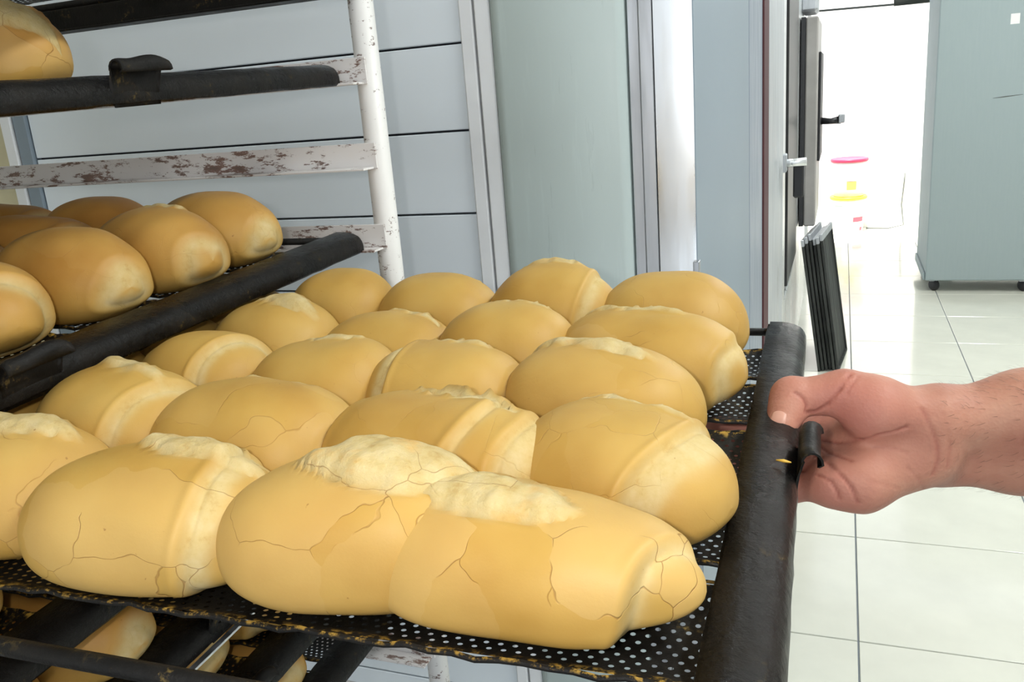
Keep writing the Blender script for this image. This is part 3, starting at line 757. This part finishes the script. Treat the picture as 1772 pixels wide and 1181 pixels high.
# joints (world)
wr = at(1640, 757, .640)
J = dict(
    thumb=[at(1575, 720, .635), at(1460, 680, .618), at(1370, 690, .612), at(1351, 738, .590)],
    index=[at(1452, 742, .655), atz(1330, 745, 1.084), atz(1240, 742, 1.085), atz(1190, 742, 1.086)],
    middle=[at(1440, 775, .640), atz(1320, 774, 1.078), atz(1250, 772, 1.081), atz(1216, 774, 1.086)],
    ring=[at(1435, 808, .620), atz(1330, 806, 1.070), atz(1280, 800, 1.077), atz(1254, 798, 1.086)],
    little=[at(1440, 838, .598), atz(1372, 846, 1.060), atz(1325, 838, 1.070), atz(1300, 832, 1.078)])
def hand_sdf(P):
    d = None
    # forearm: two bones' worth of volume, then wrist
    up = np.array([0, -.30, .95]); up = up / np.linalg.norm(up)
    fa0, fa1, fa2 = wr, at(1772, 749, .655), np.array([.30, .70, 1.105])
    o1 = up * .0175
    a = cone(P, fa0 + o1, fa1 + o1 * 1.12, .0215, .0255); b = cone(P, fa0 - o1, fa1 - o1 * 1.12, .0215, .0255)
    d = smin(a, b, .02)
    a = cone(P, fa1 + o1 * 1.12, fa2 + o1 * 1.5, .0255, .034); b = cone(P, fa1 - o1 * 1.12, fa2 - o1 * 1.5, .0255, .034)
    d = smin(d, smin(a, b, .025), .02)
    # metacarpals
    for nm, ofs, r0, r1 in (('index', .016, .0165, .0140), ('middle', .004, .0165, .0140), ('ring', -.010, .0165, .0138), ('little', -.021, .0165, .0135)):
        d = smin(d, cone(P, wr + up * ofs + np.array([-.006, .004, 0]), J[nm][0] + np.array([0, .004, 0]), r0, r1), .014)
    # palm pads
    d = smin(d, cone(P, at(1600, 728, .626), at(1510, 705, .616), .0195, .0195), .022)      # thenar
    d = smin(d, cone(P, at(1510, 705, .616), J['thumb'][1], .0195, .0152), .016)
    d = smin(d, cone(P, at(1585, 765, .632), at(1475, 775, .634), .0180, .0150), .020)   # hollow of the palm
    d = smin(d, cone(P, at(1600, 795, .622), at(1490, 836, .602), .0165, .0180), .018)     # hypothenar
    d = smin(d, cone(P, at(1490, 836, .602), J['little'][0], .0180, .0140), .014)
    # thumb
    t = J['thumb']
    th = cone(P, t[1], t[2], .0152, .0136)
    th = smin(th, cone(P, t[2], t[3], .0134, .0108), .006)
    th = smin(th, cone(P, t[2] + np.array([0, -.001, .002]), t[2] * .6 + t[3] * .4, .0136, .0125), .005)
    d = smin(d, th, .007)
    # fingers
    f = None
    for nm, r in (('index', .0100), ('middle', .0102), ('ring', .0098), ('little', .0092)):
        q = J[nm]; c = cone(P, q[0], q[1], r * 1.22, r * 1.08)
        c = smin(c, cone(P, q[1], q[2], r * 1.06, r * .95), .004); c = smin(c, cone(P, q[2], q[3], r * .95, r * .8), .003)
        f = c if f is None else smin(f, c, .0025)
    d = smin(d, f, .007)
    return d
def surface_nets(lo, hi, h, fn):
    n = [int((b - a) / h) // 4 * 4 + 5 for a, b in zip(lo, hi)]
    ax = [np.float32(lo[i]) + np.arange(n[i], dtype=np.float32) * np.float32(h) for i in range(3)]
    co = fn(np.stack(np.meshgrid(*[a[::4] for a in ax], indexing='ij'), -1))       # coarse pass
    Fv = co
    for e in range(3): Fv = np.repeat(Fv, 4, axis=e)
    Fv = Fv[:n[0], :n[1], :n[2]].astype(np.float32).copy()
    sel_ = np.argwhere(np.abs(Fv) < h * 9)
    pts = np.stack([ax[i][sel_[:, i]] for i in range(3)], -1)
    vals = np.concatenate([fn(pts[i:i + 200000]) for i in range(0, len(pts), 200000)])
    Fv[tuple(sel_.T)] = vals
    ins = Fv < 0
    c8 = [(i, j, k) for i in (0, 1) for j in (0, 1) for k in (0, 1)]
    sl = lambda A, o: A[o[0]:A.shape[0]-1+o[0], o[1]:A.shape[1]-1+o[1], o[2]:A.shape[2]-1+o[2]]
    cnt = sum(sl(ins, o).astype(np.int8) for o in c8)
    act = (cnt > 0) & (cnt < 8)
    ids = np.full(act.shape, -1, np.int64); ids[act] = np.arange(act.sum())
    acc = np.zeros((int(act.sum()), 3)); num = np.zeros(int(act.sum()))
    for a in c8:
        for e in range(3):
            if a[e]: continue
            b = list(a); b[e] = 1
            fa, fb = sl(Fv, a)[act], sl(Fv, tuple(b))[act]
            cr = (fa < 0) != (fb < 0)
            t = np.where(cr, fa / np.where(cr, fa - fb, 1), 0)
            p = np.tile(np.array(a, float), (len(fa), 1)); p[:, e] += t
            acc[cr] += p[cr]; num[cr] += 1
    V = (np.argwhere(act) + acc / num[:, None]) * h + np.array(lo)
    Q = []
    for e in range(3):
        o1, o2 = [i for i in range(3) if i != e]
        A = [slice(None)] * 3; B = [slice(None)] * 3
        A[e] = slice(0, -1); B[e] = slice(1, None)
        cr = ins[tuple(A)] != ins[tuple(B)]
        loc = np.argwhere(cr)
        ok = (loc[:, o1] > 0) & (loc[:, o2] > 0) & (loc[:, o1] < ids.shape[o1]) & (loc[:, o2] < ids.shape[o2])
        loc = loc[ok]; fl_ = ins[tuple(A)][tuple(loc.T)]
        def g(d1, d2):
            l = loc.copy(); l[:, o1] -= d1; l[:, o2] -= d2; return ids[tuple(l.T)]
        q = np.stack([g(1, 1), g(0, 1), g(0, 0), g(1, 0)], 1)
        if e == 1: fl_ = ~fl_
        q[~fl_] = q[~fl_][:, ::-1]
        Q.append(q)
    return V, np.concatenate(Q)
HV, HQ = surface_nets((-.135, .52, .985), (.36, .76, 1.20), .0015, hand_sdf)
me_h = mesh('person', HV, HQ, M['skin'], True)
HN = np.zeros((len(HV), 3), np.float32); me_h.vertices.foreach_get('normal', HN.reshape(-1)) if False else None
HN = np.array([tuple(v.normal) for v in me_h.vertices])
# creases: traced on the palm surface, pressed into the mesh
def hit(px, py):
    v = ray(px, py); p = CAM + v * 0.5
    for _ in range(60):
        dd = float(hand_sdf(p[None].astype(np.float32))[0])
        p = p + v * dd * 0.9
        if dd < 2e-4: break
    return p
crease = np.zeros(len(HV)); disp = np.zeros(len(HV))
lines = [([(1472, 648), (1453, 675), (1431, 701), (1410, 714), (1397, 714)], .0017, .0012), ([(1487, 651), (1474, 667), (1466, 680)], .0007, .0009),
         ([(1375, 679), (1391, 691), (1396, 703), (1393, 713)], .0012, .0011),
         ([(1412, 760), (1450, 766), (1486, 762), (1521, 753), (1569, 740)], .0017, .0013),
         ([(1412, 767), (1434, 784), (1455, 791), (1474, 798)], .0014, .0012), ([(1514, 774), (1540, 774), (1571, 784)], .0006, .0010),
         ([(1410, 788), (1434, 803), (1457, 824), (1474, 845), (1485, 871)], .0015, .0012),
         ([(1384, 817), (1415, 822), (1438, 833), (1449, 850), (1453, 864)], .0013, .0011),
         ([(1595, 708), (1614, 746), (1623, 772), (1623, 798), (1614, 822)], .0008, .0014), ([(1632, 715), (1645, 772), (1638, 810)], .0005, .0013),
         ([(1500, 832), (1530, 838), (1556, 846)], .0004, .0010), ([(1570, 810), (1590, 830), (1598, 846)], .0005, .0011)]
for pts, dep, wd in lines:
    w3 = [hit(*p) for p in pts]
    fine = []
    for a, b in zip(w3[:-1], w3[1:]):
        for k in range(14): fine.append(a + (b - a) * k / 14)
    fine = np.array(fine + [w3[-1]])
    box = np.all((HV > fine.min(0) - .008) & (HV < fine.max(0) + .008), axis=1)
    dd = np.linalg.norm(HV[box][:, None] - fine[None], axis=2).min(1)
    g = np.exp(-(dd / (wd * 1.0)) ** 2)
    disp[box] -= dep * g; crease[box] = np.maximum(crease[box], g * min(1, dep / .0012))
HV2 = HV + HN * disp[:, None]
me_h.vertices.foreach_set('co', HV2.reshape(-1).astype(np.float32))
red = np.zeros(len(HV))
for c, r, w in ((J['thumb'][2], .020, .6), (at(1465, 715, .60), .034, .75), (J['index'][1], .05, .8), (J['ring'][2], .05, .8), (at(1440, 845, .58), .03, .4), (at(1400, 850, .57), .025, .5)):
    red = np.maximum(red, w * np.exp(-(np.linalg.norm(HV - c, axis=1) / r) ** 2))
for nm, arr in (('red', red), ('crease', crease)):
    a_ = me_h.attributes.new(nm, 'FLOAT', 'POINT'); a_.data.foreach_set('value', arr.astype(np.float32))
me_h.update()
person = tag(obj('person', me_h), 'bare forearm and right hand gripping the pulled-out tray, thumb on the end bar', 'person')
# thumbnail: a curved plate lying on the thumb's skin
tip, ip = J['thumb'][3], J['thumb'][2]
ax_ = (tip - ip) / np.linalg.norm(tip - ip)
def sdf1(p): return float(hand_sdf(np.asarray(p, np.float32)[None])[0])
def grad(p):
    e = 6e-4; g_ = np.array([sdf1(p + np.eye(3)[i] * e) - sdf1(p - np.eye(3)[i] * e) for i in range(3)])
    return g_ / np.linalg.norm(g_)
nc = hit(1345, 726)
nrm = grad(nc); nrm -= ax_ * nrm.dot(ax_) * 0.8; nrm /= np.linalg.norm(nrm)
sd_ = np.cross(ax_, nrm); sd_ /= np.linalg.norm(sd_)
v = []; f = []
NA, NB = 12, 12
for i in range(NA + 1):
    for j in range(NB + 1):
        a, u = -1 + 2 * i / NA, -1 + 2 * j / NB
        a2, u2 = a * math.sqrt(1 - 0.42 * u * u), u * math.sqrt(1 - 0.30 * a * a)
        p = nc + ax_ * a2 * 0.0078 + sd_ * u2 * 0.0060 + nrm * 0.006
        for _ in range(12): p = p - nrm * sdf1(p) * 0.9
        edge = max(abs(a), abs(u)) ** 8
        v.append(p + nrm * (0.0005 - 0.0009 * edge))
for i in range(NA):
    for j in range(NB):
        p = i * (NB + 1) + j; f.append((p, p + 1, p + NB + 2, p + NB + 1))
nail = obj('thumbnail', mesh('thumbnail', v, f, M['nail'], True), person)
# fine forearm hair
sel = [i for i in range(len(HV)) if HV[i, 0] > .070]
rr = random.Random(5)
hb = MB()
for i in rr.sample(sel, min(3200, len(sel))):
    p = Vector(HV2[i]); n = Vector(HN[i]); 
    if n.y < -0.75 and rr.random() < 0.7: continue
    t = Vector((-1, rr.uniform(-.4, .4), rr.uniform(-.4, .2))); t = (t - n * t.dot(n)).normalized()
    l = rr.uniform(.004, .009)
    a = n.cross(t) * 0.00010
    q = p + n * l * .35 + t * l * .5; e = p + n * l * .45 + t * l
    hb.add([p - a, p + a, q + a, q - a, e], [(0, 1, 2, 3), (3, 2, 4)])
tag(hb.obj('arm_hair', M['hair'], person), kind='stuff')
# a golden crumb stuck on the end bar
c0 = atz(1356, 798, 1.1235)
tag(MB().tube([c0 + np.array([-.0045, .0005, .0]), c0, c0 + np.array([.0045, -.0005, -.0005])], [.0004, .0011, .0004], 6).obj('bread_crumb', M['crumb'], smooth=True),
    'small golden crumb stuck on the black end bar below the thumb', 'crumb')
